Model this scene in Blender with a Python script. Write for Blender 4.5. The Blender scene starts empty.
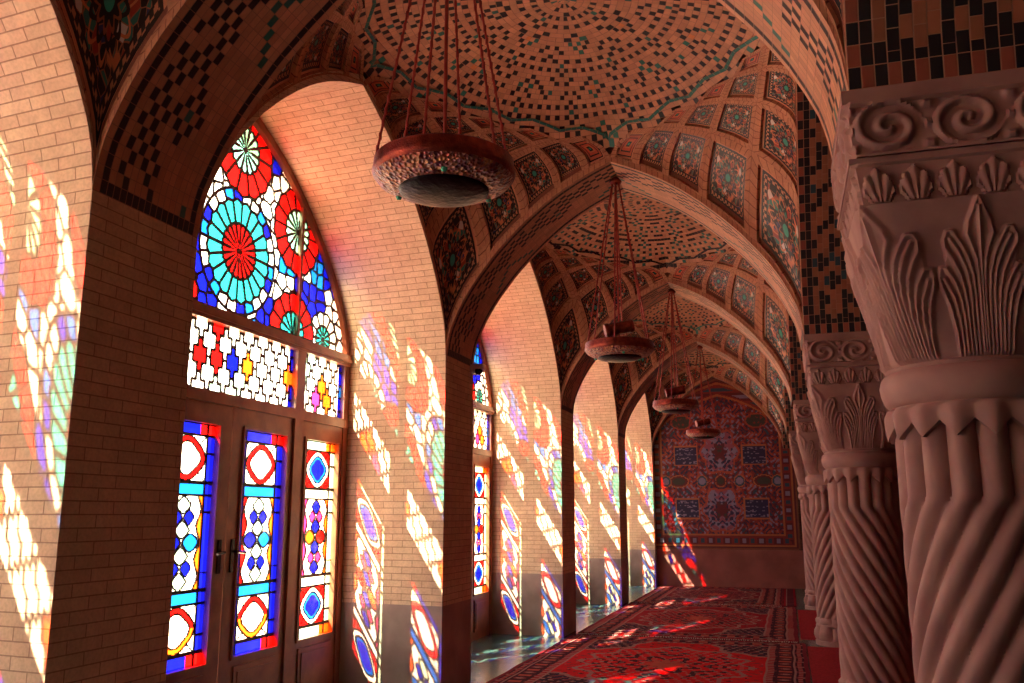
import bpy, math, random
import numpy as np
from mathutils import Vector
PI = math.pi
random.seed(7)
rng = np.random.default_rng(5)
scn = bpy.context.scene
COL = scn.collection

# ------------------------------------------------------------------ camera
F = 880.0
pitch = math.atan(173 / F)
yaw = math.atan(275 / (F / math.cos(pitch)))
cd = bpy.data.cameras.new('camera')
cam = bpy.data.objects.new('camera', cd)
COL.objects.link(cam)
cd.sensor_fit = 'HORIZONTAL'
cd.sensor_width = 36.0
cd.lens = F * 36.0 / 1024
cd.clip_start = 0.05
cam.rotation_euler = (PI / 2 + pitch, 0, yaw)
cam.location = (0, 0, 0)                      # eye height; the floor is at z = -1.6
scn.camera = cam

# ------------------------------------------------------------------ light
w = bpy.data.worlds.new('world')
scn.world = w
w.use_nodes = True
nt = w.node_tree
bg = nt.nodes['Background']
# bright hazy sky above, sunlit courtyard paving and walls below the horizon
tc = nt.nodes.new('ShaderNodeTexCoord'); sx_ = nt.nodes.new('ShaderNodeSeparateXYZ')
nt.links.new(tc.outputs['Generated'], sx_.inputs[0])
cr_ = nt.nodes.new('ShaderNodeValToRGB'); mr_ = nt.nodes.new('ShaderNodeMapRange')
mr_.inputs['From Min'].default_value = -1
nt.links.new(sx_.outputs['Z'], mr_.inputs['Value']); nt.links.new(mr_.outputs[0], cr_.inputs[0])
cr_.color_ramp.elements[0].position = .44; cr_.color_ramp.elements[0].color = (1.0, .80, .56, 1)
cr_.color_ramp.elements[1].position = .56; cr_.color_ramp.elements[1].color = (.68, .66, .60, 1)
nt.links.new(cr_.outputs[0], bg.inputs['Color'])
bg.inputs['Strength'].default_value = 33.0
sd = bpy.data.lights.new('sun', 'SUN')
sd.energy = 130.0
sd.angle = math.radians(0.55)
sd.color = (1.0, 0.90, 0.78)
sun = bpy.data.objects.new('sun', sd)
COL.objects.link(sun)
sun.rotation_euler = Vector((0.70, 1.0, -1.077)).to_track_quat('-Z', 'Y').to_euler()
sun.location = (-8, -4, 9)

vs = scn.view_settings
vs.view_transform = 'Standard'
vs.look = 'None'
vs.gamma = 1.0
vs.use_curve_mapping = False
vs.exposure = 0.0
cy = scn.cycles
cy.use_denoising = True
cy.max_bounces = 10
cy.diffuse_bounces = 2
cy.glossy_bounces = 3
cy.transparent_max_bounces = 12
cy.sample_clamp_indirect = 6.0
cy.caustics_reflective = False
cy.caustics_refractive = False

# ------------------------------------------------------------------ layout
FL = -1.6                    # floor
XL = -2.93                   # aisle face of the window piers
XW = -4.0                    # plane of the glazing
XO = -4.26                   # outer face of the wall
ZS = 1.45                    # springing of every arch
HT, HW = 1.70, 1.79          # rise of transverse arches, of wall arches
Y1, PER, TH = 3.06, 4.41, 0.76
YE = 20.95                   # end wall
ZR = 4.2                     # roof slab
XRR = 5.0                    # far right wall
def pier_y(k): return Y1 + PER * (k - 1)
def xr(y): return 0.29 - 0.016 * (y - 3.05)
KMIN = -1

AT = [(0, 0), (.012, .09), (.03, .15), (.06, .215), (.10, .29), (.15, .365), (.2, .43), (.3, .545), (.4, .64), (.5, .725), (.6, .80), (.7, .863), (.8, .915), (.9, .96), (1, 1)]
AU = np.array([a[0] for a in AT]); AZ = np.array([a[1] for a in AT])
def A(u): return np.interp(u, AU, AZ)
def Asm(u):
    u = np.asarray(u, float)
    return A(u) - np.where(u > .6, .44 * (u - .6) ** 2 / .8, 0)

# ------------------------------------------------------------------ node helpers
class N:
    def __init__(s, name):
        s.m = bpy.data.materials.new(name)
        s.m.use_nodes = True
        s.t = s.m.node_tree
        s.b = s.t.nodes['Principled BSDF']
        s.out = s.t.nodes['Material Output']
    def n(s, typ, **kw):
        nd = s.t.nodes.new(typ)
        for k, v in kw.items(): setattr(nd, k, v)
        return nd
    def l(s, a, b): s.t.links.new(a, b)
    def put(s, sock, v):
        if isinstance(v, bpy.types.NodeSocket): s.l(v, sock)
        else: sock.default_value = v
    def math(s, op, a, b=None, c=None):
        nd = s.n('ShaderNodeMath', operation=op)
        s.put(nd.inputs[0], a)
        if b is not None: s.put(nd.inputs[1], b)
        if c is not None: s.put(nd.inputs[2], c)
        return nd.outputs[0]
    def mix(s, f, a, b, mode='MIX'):
        nd = s.n('ShaderNodeMix', data_type='RGBA', blend_type=mode)
        s.put(nd.inputs[0], f)
        s.put(nd.inputs[6], a if not isinstance(a, tuple) else (*a, 1))
        s.put(nd.inputs[7], b if not isinstance(b, tuple) else (*b, 1))
        return nd.outputs[2]
    def noise(s, scale, detail=3, vec=None, rough=.5):
        nd = s.n('ShaderNodeTexNoise')
        nd.inputs['Scale'].default_value = scale
        nd.inputs['Detail'].default_value = detail
        nd.inputs['Roughness'].default_value = rough
        if vec is None: vec = s.obj()
        s.l(vec, nd.inputs['Vector'])
        return nd.outputs[0]
    def obj(s):
        return s.n('ShaderNodeTexCoord').outputs['Object']
    def uv(s):
        return s.n('ShaderNodeTexCoord').outputs['UV']
    def ramp(s, f, stops):
        nd = s.n('ShaderNodeValToRGB')
        r = nd.color_ramp
        while len(r.elements) < len(stops): r.elements.new(.5)
        for e, (p, c) in zip(r.elements, stops):
            e.position = p; e.color = (*c, 1) if len(c) == 3 else c
        s.l(f, nd.inputs[0])
        return nd.outputs[0]
    def bump(s, h, strength=.4, dist=.01):
        nd = s.n('ShaderNodeBump')
        nd.inputs['Strength'].default_value = strength
        nd.inputs['Distance'].default_value = dist
        s.l(h, nd.inputs['Height'])
        s.l(nd.outputs[0], s.b.inputs['Normal'])
    def base(s, c, rough=.8, spec=.3):
        s.put(s.b.inputs['Base Color'], c if not isinstance(c, tuple) else (*c, 1))
        s.put(s.b.inputs['Roughness'], rough)
        s.b.inputs['Specular IOR Level'].default_value = spec
        return s.m

def m_brick(name, c1, c2, mortar, wd=.205, ht=.058, msz=.0035):
    q = N(name)
    br = q.n('ShaderNodeTexBrick')
    q.l(q.uv(), br.inputs['Vector'])
    br.inputs['Scale'].default_value = 1.0
    br.inputs['Brick Width'].default_value = wd
    br.inputs['Row Height'].default_value = ht
    br.inputs['Mortar Size'].default_value = msz
    br.inputs['Mortar Smooth'].default_value = .3
    br.inputs['Bias'].default_value = -.2
    br.inputs['Color1'].default_value = (*c1, 1)
    br.inputs['Color2'].default_value = (*c2, 1)
    br.inputs['Mortar'].default_value = (*mortar, 1)
    n1 = q.noise(9, 4)
    n2 = q.noise(60, 2)
    c = q.mix(.35, br.outputs['Color'], q.ramp(n1, [(.3, (.55, .5, .48)), (.7, (1, 1, 1))]), 'MULTIPLY')
    c = q.mix(.25, c, q.ramp(n2, [(.35, (.5, .5, .5)), (.6, (1, 1, 1))]), 'MULTIPLY')
    h = q.math('ADD', q.math('MULTIPLY', br.outputs['Fac'], -1.0), q.math('MULTIPLY', n2, .35))
    q.bump(h, .6, .006)
    return q.base(c, .85, .25)

def m_attr(name, rough=.5, spec=.4, mortar=None, bumpy=True, var=.3):
    """each face carries its own colour; the joint is drawn along the face's uv edge"""
    q = N(name)
    at = q.n('ShaderNodeAttribute', attribute_name='Col')
    c = at.outputs['Color']
    n1 = q.noise(14, 3)
    c = q.mix(var, c, q.ramp(n1, [(.3, (.5, .48, .46)), (.7, (1.05, 1, 1))]), 'MULTIPLY')
    if mortar:
        sep = q.n('ShaderNodeSeparateXYZ')
        q.l(q.uv(), sep.inputs[0])
        du = q.math('SUBTRACT', .5, q.math('ABSOLUTE', q.math('SUBTRACT', sep.outputs[0], .5)))
        dv = q.math('SUBTRACT', .5, q.math('ABSOLUTE', q.math('SUBTRACT', sep.outputs[1], .5)))
        d = q.math('MINIMUM', q.math('MULTIPLY', du, 2.0), dv)
        f = q.math('LESS_THAN', d, .05)
        c = q.mix(f, c, mortar)
        if bumpy: q.bump(q.math('MINIMUM', d, .1), .5, .02)
    return q.base(c, rough, spec)

def m_plain(name, c, rough=.6, spec=.4, metal=0, var=.3, scale=8, bump=0, c2=None):
    q = N(name)
    n1 = q.noise(scale, 4)
    if c2 is None: c2 = tuple(v * (1 - var) for v in c)
    col = q.mix(q.ramp(n1, [(.35, (0, 0, 0)), (.65, (1, 1, 1))]), c2, c)
    q.b.inputs['Metallic'].default_value = metal
    if bump:
        q.bump(q.noise(scale * 6, 3), bump, .01)
    return q.base(col, rough, spec)

M = {}
M['brick'] = m_brick('jamb_brick', (.82, .63, .42), (.72, .51, .34), (.46, .30, .20))
M['stone_dado'] = m_plain('dado_stone', (.40, .29, .24), .45, .4, scale=3, var=.35, bump=.15)
M['red_stone'] = m_plain('end_dado_stone', (.34, .11, .09), .5, .4, scale=2.5, var=.3)
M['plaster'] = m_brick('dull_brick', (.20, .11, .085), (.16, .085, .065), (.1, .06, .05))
M['tile'] = m_attr('glazed_brickwork', .42, .45, (.34, .165, .105))
M['rib'] = m_brick('rib_brick', (.60, .29, .17), (.50, .22, .13), (.25, .10, .07), .16, .05, .003)
M['column'] = m_plain('carved_sandstone', (.37, .20, .165), .72, .3, scale=5, c2=(.28, .14, .12), bump=.12)
M['wood'] = m_plain('varnished_wood', (.33, .10, .045), .35, .5, scale=6, c2=(.20, .055, .03), bump=.1)
M['lead'] = m_plain('lead_strip', (.06, .035, .03), .5, .4, metal=0)
M['copper'] = m_plain('old_copper', (.26, .05, .03), .32, .5, metal=.85, scale=26, c2=(.12, .022, .018), bump=.35)
M['rod'] = m_plain('red_iron_rod', (.40, .06, .05), .4, .5, metal=.4, scale=20)
M['white'] = m_plain('white_plastic', (.75, .7, .66), .4, .5, var=.05)
M['black'] = m_plain('black_plastic', (.01, .01, .012), .15, .5, var=.05)
M['rug'] = m_attr('woven_pile', .95, .05, None, var=.35)
M['panel'] = m_attr('painted_tiles', .3, .5, None, var=.25)

q = N('stained_glass')                     # tinted clear panes with a faint surface gloss
at = q.n('ShaderNodeAttribute', attribute_name='Col')
tr = q.n('ShaderNodeBsdfTransparent')
nz = q.noise(20, 2)
q.l(q.mix(.35, at.outputs['Color'], q.ramp(nz, [(.35, (.6, .6, .6)), (.65, (1, 1, 1))]), 'MULTIPLY'), tr.inputs['Color'])
gl = q.n('ShaderNodeBsdfGlossy'); gl.inputs['Roughness'].default_value = .12
tl = q.n('ShaderNodeBsdfTranslucent'); q.l(at.outputs['Color'], tl.inputs['Color'])
mx = q.n('ShaderNodeMixShader'); mx.inputs[0].default_value = .16
q.l(tr.outputs[0], mx.inputs[1]); q.l(tl.outputs[0], mx.inputs[2])
mx2 = q.n('ShaderNodeMixShader'); mx2.inputs[0].default_value = .04
q.l(mx.outputs[0], mx2.inputs[1]); q.l(gl.outputs[0], mx2.inputs[2])
q.l(mx2.outputs[0], q.out.inputs['Surface'])
M['glass'] = q.m

q = N('niche_floor_tiles')                 # blue-green glazed paving
br = q.n('ShaderNodeTexBrick'); q.l(q.obj(), br.inputs['Vector'])
br.offset = 0
for k_, v_ in (('Scale', 1.0), ('Brick Width', .2), ('Row Height', .2), ('Mortar Size', .004)): br.inputs[k_].default_value = v_
br.inputs['Color1'].default_value = (.035, .10, .10, 1); br.inputs['Color2'].default_value = (.05, .13, .12, 1)
br.inputs['Mortar'].default_value = (.03, .05, .05, 1)
q.bump(q.noise(14, 3), .35, .01)
q.base(br.outputs['Color'], .22, .5)
M['floor'] = q.m

q = N('plain_red_carpet')
n1 = q.noise(40, 3)
q.base(q.ramp(n1, [(.3, (.20, .012, .016)), (.7, (.33, .02, .026))]), .95, .05)
q.bump(q.noise(220, 2), .4, .004)
M['red_carpet'] = q.m

def m_mosaic(name, hueshift):
    """star mosaic of a coffer, drawn in the panel's own 0..1 uv"""
    q = N(name)
    sep = q.n('ShaderNodeSeparateXYZ'); q.l(q.uv(), sep.inputs[0])
    p = q.math('MULTIPLY_ADD', sep.outputs[0], 2.0, -1.0)
    r_ = q.math('MULTIPLY_ADD', sep.outputs[1], 2.0, -1.0)
    d = q.math('MAXIMUM', q.math('ABSOLUTE', p), q.math('ABSOLUTE', r_))
    r = q.math('SQRT', q.math('ADD', q.math('MULTIPLY', p, p), q.math('MULTIPLY', r_, r_)))
    th = q.math('ARCTAN2', r_, p)
    c10 = q.math('COSINE', q.math('MULTIPLY', th, 10.0))
    blk, org, grn = (.012, .012, .014), (.62, .20, .09), (.02, .16, .13)
    wht = (.62, .55, .48)
    # small tesserae
    vo = q.n('ShaderNodeTexVoronoi'); vo.inputs['Scale'].default_value = 11
    q.l(q.uv(), vo.inputs['Vector'])
    vd = q.n('ShaderNodeTexVoronoi', feature='DISTANCE_TO_EDGE'); vd.inputs['Scale'].default_value = 11
    q.l(q.uv(), vd.inputs['Vector'])
    sepc = q.n('ShaderNodeSeparateColor'); q.l(vo.outputs['Color'], sepc.inputs[0])
    tess = q.ramp(sepc.outputs[0], [(0, blk), (.42, blk), (.43, grn), (.66, (.01, .10, .10)), (.67, org), (.74, (.35, .05, .03)), (.81, (.02, .04, .14)), (.95, (.03, .04, .12)), (.965, wht)])
    for nd in q.t.nodes:
        if nd.type == 'VALTORGB': nd.color_ramp.interpolation = 'CONSTANT'
    c = q.mix(q.math('LESS_THAN', vd.outputs['Distance'], .035), tess, (.36, .13, .07))
    def ring(c, rad, amp, wdt, col, ph=1.0):
        e = q.math('ABSOLUTE', q.math('SUBTRACT', r, q.math('MULTIPLY_ADD', c10, amp * ph, rad)))
        return q.mix(q.math('LESS_THAN', e, wdt), c, col)
    c = ring(c, .56, .10, .035, org)
    c = ring(c, .40, .07, .05, blk, -1)
    c = q.mix(q.math('LESS_THAN', r, q.math('MULTIPLY_ADD', c10, .06, .31)), c, (.34, .10, .05))
    c = q.mix(q.math('LESS_THAN', r, q.math('MULTIPLY_ADD', c10, .05, .25)), c, blk)
    c = q.mix(q.math('LESS_THAN', r, .13), c, (.03, .30, .22))
    # square borders
    chk = q.math('GREATER_THAN', q.math('MULTIPLY', q.math('SINE', q.math('MULTIPLY', p, 34.0)), q.math('SINE', q.math('MULTIPLY', r_, 34.0))), 0.0)
    c = q.mix(q.math('GREATER_THAN', d, .72), c, blk)
    c = q.mix(q.math('GREATER_THAN', d, .76), c, q.mix(chk, (.55, .24, .13), (.02, .02, .02)))
    c = q.mix(q.math('GREATER_THAN', d, .86), c, blk)
    c = q.mix(q.math('GREATER_THAN', d, .93), c, (.64, .28, .16))
    return q.base(c, .34, .4)
M['mosaic'] = m_mosaic('star_mosaic', 0)

q = N('small_coffer_mosaic')
sep = q.n('ShaderNodeSeparateXYZ'); q.l(q.uv(), sep.inputs[0])
p = q.math('MULTIPLY_ADD', sep.outputs[0], 2.0, -1.0); r_ = q.math('MULTIPLY_ADD', sep.outputs[1], 2.0, -1.0)
d = q.math('MAXIMUM', q.math('ABSOLUTE', p), q.math('ABSOLUTE', r_))
c = q.ramp(d, [(0, (.03, .28, .2)), (.10, (.01, .01, .012)), (.22, (.6, .2, .08)), (.32, (.55, .10, .05)), (.5, (.02, .02, .02)), (.58, (.50, .12, .06)), (.78, (.012, .012, .014)), (.86, (.62, .28, .16))])
for nd in q.t.nodes:
    if nd.type == 'VALTORGB': nd.color_ramp.interpolation = 'CONSTANT'
q.base(c, .38, .4)
M['mosaic_small'] = q.m

# ------------------------------------------------------------------ mesh helpers
class MB:
    def __init__(s):
        s.v = []; s.f = []; s.uv = []; s.c = []; s.mi = []
    def face(s, pts, uv=None, col=None, mi=0):
        b = len(s.v)
        s.v.extend([tuple(p) for p in pts])
        n = len(pts)
        s.f.append(tuple(range(b, b + n)))
        s.uv.extend(uv if uv is not None else [(0, 0)] * n)
        s.c.append(col if col is not None else (1, 1, 1))
        s.mi.append(mi)
    def grid(s, P, uvf=None, colf=None, mi=0, smooth=True):
        """P: array (n, m, 3) as shared-vertex grid"""
        P = np.asarray(P, float)
        n, m = P.shape[:2]
        b = len(s.v)
        s.v.extend(map(tuple, P.reshape(-1, 3).tolist()))
        for i in range(n - 1):
            for j in range(m - 1):
                a = b + i * m + j
                s.f.append((a, a + m, a + m + 1, a + 1))
                if uvf is None: s.uv.extend([(0, 0), (1, 0), (1, 1), (0, 1)])
                else: s.uv.extend([uvf(i, j), uvf(i + 1, j), uvf(i + 1, j + 1), uvf(i, j + 1)])
                s.c.append(colf(i, j) if colf else (1, 1, 1))
                s.mi.append(mi)
    def box(s, x0, x1, y0, y1, z0, z1, mi=0, col=None):
        p = [(x0, y0, z0), (x1, y0, z0), (x1, y1, z0), (x0, y1, z0), (x0, y0, z1), (x1, y0, z1), (x1, y1, z1), (x0, y1, z1)]
        for q_, ax in (((0, 3, 2, 1), 'xy'), ((4, 5, 6, 7), 'xy'), ((0, 1, 5, 4), 'xz'), ((2, 3, 7, 6), 'xz'), ((1, 2, 6, 5), 'yz'), ((3, 0, 4, 7), 'yz')):
            pts = [p[i] for i in q_]
            ia = {'x': 0, 'y': 1, 'z': 2}
            s.face(pts, [(t[ia[ax[0]]], t[ia[ax[1]]]) for t in pts], col, mi)
    def lathe(s, prof, seg=48, cx=0, cy=0, mi=0, sx=1):
        ang = np.linspace(0, 2 * PI, seg + 1)
        P = np.array([[(cx + r * math.cos(a), cy + r * math.sin(a), z) for a in ang] for r, z in prof])
        s.grid(P, lambda i, j: (j / seg * 2, prof[i][1]), mi=mi)
    def tube(s, a, b, r, seg=8, mi=0):
        a = Vector(a); b = Vector(b); d = (b - a).normalized()
        u = d.orthogonal().normalized(); v = d.cross(u)
        P = [[tuple(c + u * (rr * math.cos(t)) + v * (rr * math.sin(t))) for t in np.linspace(0, 2 * PI, seg + 1)] for c, rr in ((a, 0.0001), (a, r), (b, r), (b, .0001))]
        s.grid(P, mi=mi)
    def build(s, name, mats, parent=None, smooth=False, weld=True, ang=None):
        me = bpy.data.meshes.new(name)
        me.from_pydata(s.v, [], s.f)
        for m_ in (mats if isinstance(mats, (list, tuple)) else [mats]): me.materials.append(m_)
        uvl = me.uv_layers.new(name='UVMap')
        uvl.data.foreach_set('uv', np.array(s.uv, 'f').ravel())
        me.polygons.foreach_set('material_index', np.array(s.mi, 'i'))
        ca = me.color_attributes.new('Col', 'FLOAT_COLOR', 'CORNER')
        cnt = np.array([len(f) for f in s.f])
        c = np.ones((len(s.f), 4), 'f'); c[:, :3] = np.array(s.c, 'f')
        ca.data.foreach_set('color', np.repeat(c, cnt, axis=0).ravel())
        me.polygons.foreach_set('use_smooth', np.full(len(s.f), bool(smooth)))
        me.update()
        if weld:
            import bmesh
            bm = bmesh.new(); bm.from_mesh(me)
            bmesh.ops.remove_doubles(bm, verts=bm.verts, dist=.0002)
            bm.to_mesh(me); bm.free()
        if ang is not None: me.set_sharp_from_angle(angle=math.radians(ang))
        o = bpy.data.objects.new(name, me)
        COL.objects.link(o)
        if parent is not None: o.parent = parent
        return o

def tag(o, label, cat=None, group=None, kind=None):
    o['label'] = label
    if cat: o['category'] = cat
    if group: o['group'] = group
    if kind: o['kind'] = kind
    return o
def empty(name, loc, rz=0):
    o = bpy.data.objects.new(name, None); COL.objects.link(o)
    o.location = loc; o.rotation_euler = (0, 0, rz); o.empty_display_size = .2
    return o
def copy_tree(o, parent=None):
    c = o.copy(); COL.objects.link(c)
    if parent is not None: c.parent = parent
    for ch in [x for x in bpy.data.objects if x.parent == o]: copy_tree(ch, c)
    return c

# ------------------------------------------------------------------ raster surfaces: rows of merged cells
def raster(mb, y0, y1, z0, z1, res, fn, to3, skip=None, inside=None):
    """fn(Y, Z) -> integer colour array; PAL gives colours; to3(y, z) -> point"""
    ny = max(1, round((y1 - y0) / res)); nz = max(1, round((z1 - z0) / res))
    ye = np.linspace(y0, y1, ny + 1); ze = np.linspace(z0, z1, nz + 1)
    yc = (ye[1:] + ye[:-1]) / 2; zc = (ze[1:] + ze[:-1]) / 2
    Yg, Zg = np.meshgrid(yc, zc)
    C = fn(Yg, Zg)
    return ye, ze, C
def emit(mb, ye, ze, C, to3, keep, pal):
    for r in range(C.shape[0]):
        row = C[r]
        ch = np.flatnonzero(np.diff(row)) + 1
        st = np.concatenate(([0], ch)); en = np.concatenate((ch, [len(row)]))
        for a, b in zip(st, en):
            c = int(row[a])
            if not keep(c): continue
            mb.face([to3(ye[a], ze[r]), to3(ye[b], ze[r]), to3(ye[b], ze[r + 1]), to3(ye[a], ze[r + 1])], col=pal[c])

def hash2(i, j, s=0):
    x = np.sin(np.asarray(i) * 12.9898 + np.asarray(j) * 78.233 + s * 37.7) * 43758.5453
    return x - np.floor(x)

# ================================================================== SETTING
BR = (.58, .275, .155); BR2 = (.66, .32, .20); BK = (.012, .011, .014); TE = (.02, .16, .13); WH = (.6, .5, .42); OR = (.72, .25, .08)
def brickcol(i, j): return tuple(v * (0.86 + .28 * float(hash2(i // 2, j, 3))) for v in BR)

def profile(s0, s1, rise, n, z0=ZS):
    """points of a pointed arch from s0 to s1, equal arc steps, 2n segments"""
    us = np.linspace(0, 1, 400); c = (s1 - s0) / 2
    xs = us * c; zs = A(us) * rise
    L = np.concatenate(([0], np.cumsum(np.hypot(np.diff(xs), np.diff(zs)))))
    t = np.linspace(0, L[-1], n + 1)
    X = np.interp(t, L, xs); Z = np.interp(t, L, zs)
    left = [(s0 + a, z0 + b) for a, b in zip(X, Z)]
    right = [(s1 - a, z0 + b) for a, b in zip(X[::-1], Z[::-1])][1:]
    return left + right, L[-1]

# ---- floor
fb = MB(); fb.box(XO, XRR, pier_y(KMIN), YE + .2, FL - .15, FL)
tag(fb.build('floor', M['floor']), 'blue-green glazed tile floor of the hall, seen in the window niches', 'floor', kind='structure')

# ---- left wall : piers, jambs, niche vaults, outer face
wl = MB()
zd = -.79                                # top of the stone dado
def quadv(mb, a, b, z0, z1, u0=0, mi=0):
    L = math.hypot(b[0] - a[0], b[1] - a[1])
    mb.face([(a[0], a[1], z0), (b[0], b[1], z0), (b[0], b[1], z1), (a[0], a[1], z1)], [(u0, z0), (u0 + L, z0), (u0 + L, z1), (u0, z1)], None, mi)
def wall_strip(mb, a, b, z1, u0=0):
    quadv(mb, a, b, FL, zd, u0, 1); quadv(mb, a, b, zd, z1, u0, 0)
SP0, SP1 = .10, .12                      # the niche leans slightly down the hall
NB = []                                  # niche geometry per bay
for k in range(KMIN, 6):
    ys = pier_y(k); ye_ = ys + TH if k < 5 else YE
    wall_strip(wl, (XL, ys), (XL, ye_), ZS)                  # aisle face
    if k < 5:
        y0, y1 = ys + TH, pier_y(k + 1)
        w0, w1 = y0 + SP0, y1 + SP1
        NB.append((k, y0, y1, w0, w1))
        wall_strip(wl, (XL, y0), (XO, w0), ZS)
        wall_strip(wl, (XL, y1), (XO, w1), ZS)
        pi_, La = profile(y0, y1, HW, 28); po, Lb = profile(w0, w1, HW, 28)
        Ld = XL - XO
        acc = 0
        for i in range(len(pi_) - 1):
            d_ = math.hypot(pi_[i + 1][0] - pi_[i][0], pi_[i + 1][1] - pi_[i][1])
            p = [(XL, *pi_[i]), (XL, *pi_[i + 1]), (XO, *po[i + 1]), (XO, *po[i])]
            if i < len(pi_) // 2: v0, v1 = ZS + acc, ZS + acc + d_
            else: v0, v1 = ZS + 2 * La - acc, ZS + 2 * La - acc - d_
            wl.face(p, [(0, v0), (0, v1), (Ld, v1), (Ld, v0)])
            acc += d_
            wl.face([(XL, *pi_[i]), (XL, *pi_[i + 1]), (XL, pi_[i + 1][0], pi_[i + 1][1] + .08), (XL, pi_[i][0], pi_[i][1] + .08)], [(pi_[i][0], pi_[i][1]), (pi_[i + 1][0], pi_[i + 1][1]), (pi_[i + 1][0], pi_[i + 1][1] + .13), (pi_[i][0], pi_[i][1] + .13)])
            # outer face above the niche
            wl.face([(XO, *po[i]), (XO, *po[i + 1]), (XO, po[i + 1][0], ZR), (XO, po[i][0], ZR)], [(po[i][0], po[i][1]), (po[i + 1][0], po[i + 1][1]), (po[i + 1][0], ZR), (po[i][0], ZR)])
    # outer face of the pier
    a0 = pier_y(k) + SP1 if k > KMIN else pier_y(k) - .3
    a1 = pier_y(k) + TH + SP0 if k < 5 else YE + .3
    quadv(wl, (XO, a0), (XO, a1), FL, ZR)
o = wl.build('wall_left', [M['brick'], M['stone_dado']])
tag(o, 'pale brick window wall with deep arched niches and a plain stone dado', 'wall', kind='structure')

# ---- tile colours of arches
def lozenge(i, j, n, variant=0):
    """glazed bricks on an arch soffit: i along, j across"""
    per = 22
    a = abs((i % per) - per // 2); b = abs(j - (n - 1) / 2)
    if j in (0, n - 1): return brickcol(i, j)
    if j in (1, n - 2): return BK
    if j in (2, n - 3): return brickcol(i, j)
    s = int(a + b + .5)
    chk = (i + j) % 2 == 0
    if s < 4: return (TE if s < 2 else BK) if chk else brickcol(i, j)
    if s % 6 in (0, 2) and chk: return BK
    if s % 6 == 4 and chk and (i // 2) % 2: return BK
    if s == 13 and chk: return TE
    return brickcol(i, j)

def steps(i, j, n, m_=68):
    """upright glazed bricks in stepped rows for the arcade soffit"""
    if j in (0, n - 1) or i in (0, m_ - 1): return (.012, .011, .014) if (i + j) % 2 else (.30, .08, .05)
    if j in (1, n - 2) or i in (1, m_ - 2): return (.012, .011, .014)
    a = abs((i % 16) - 8); b = abs(j - (n - 1) / 2)
    s = int(a + b)
    if s % 4 == 0: return BK
    if s % 4 == 1 and j % 2: return BK
    if s % 4 == 2 and hash2(i, j, 6) > .8: return (.02, .06, .08)
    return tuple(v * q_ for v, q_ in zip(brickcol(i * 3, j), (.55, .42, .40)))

def tilesoffit(mb, pts, p3a, p3b, n, colf, mi=0, stagger=False):
    m_ = len(pts) - 1
    base = pts
    half = [base[0]] + [((base[i][0] + base[i + 1][0]) / 2, (base[i][1] + base[i + 1][1]) / 2) for i in range(1, m_ - 1)] + [base[-2], base[-1]]
    for i in range(m_):
        for j in range(n):
            pts = half if stagger and j % 2 and 1 < j < n - 2 else base
            t0, t1 = j / n, (j + 1) / n
            A0 = Vector(p3a(pts[i])); B0 = Vector(p3b(pts[i])); A1 = Vector(p3a(pts[i + 1])); B1 = Vector(p3b(pts[i + 1]))
            mb.face([A0.lerp(B0, t0), A1.lerp(B1, t0), A1.lerp(B1, t1), A0.lerp(B0, t1)], [(0, 0), (1, 0), (1, 1), (0, 1)], colf(i, j), mi)

# ---- transverse arches across the aisle
names_arch = {0: 'behind the viewpoint', 1: 'nearest', 2: 'second', 3: 'third', 4: 'fourth', 5: 'last, against the end wall'}
for k in range(0, 6):
    ys = pier_y(k); yb = ys + TH if k < 5 else YE - .005
    mb = MB()
    sc = lambda p, y: (XL + (p[0] + 3.2 / 2) / 3.2 * (xr(y) - XL), y, p[1])
    pts, L = profile(-1.6, 1.6, HT, 38)
    n = 18
    var = 0
    tilesoffit(mb, pts, lambda p: sc(p, ys), lambda p: sc(p, yb), n, lambda i, j: (BK if 0 < j < n - 1 else brickcol(i, j)) if i in (0, 75) else lozenge(i + 3 * k, j, n))
    for yy in ([ys, yb] if k < 5 else [ys]):
        for i in range(len(pts) - 1):
            a = Vector(sc(pts[i], yy)); b = Vector(sc(pts[i + 1], yy))
            up = lambda p, h: Vector((p[0], p[1], p[2] + h))
            out = lambda p, h: Vector((p[0] , p[1], p[2] + h))
            u0 = i * .055
            hgt = .075
            mb.face([a, b, up(b, hgt), up(a, hgt)], [(0, u0), (0, u0 + .055), (.09, u0 + .055), (.09, u0)], BR, 1)
            # spandrel up to the roof, behind the vault
            y2 = yy + (.012 if yy == ys else -.012)
            a2 = Vector((a[0], y2, a[2] + hgt)); b2 = Vector((b[0], y2, b[2] + hgt))
            mb.face([a2, b2, (b[0], y2, ZR), (a[0], y2, ZR)], None, BR, 1)
    o = mb.build('beam_%d' % (k + 1), [M['tile'], M['rib']], weld=False)
    tag(o, 'pointed brick arch with black glazed lozenges spanning the aisle, ' + names_arch[k], 'arch', kind='structure')

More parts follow.
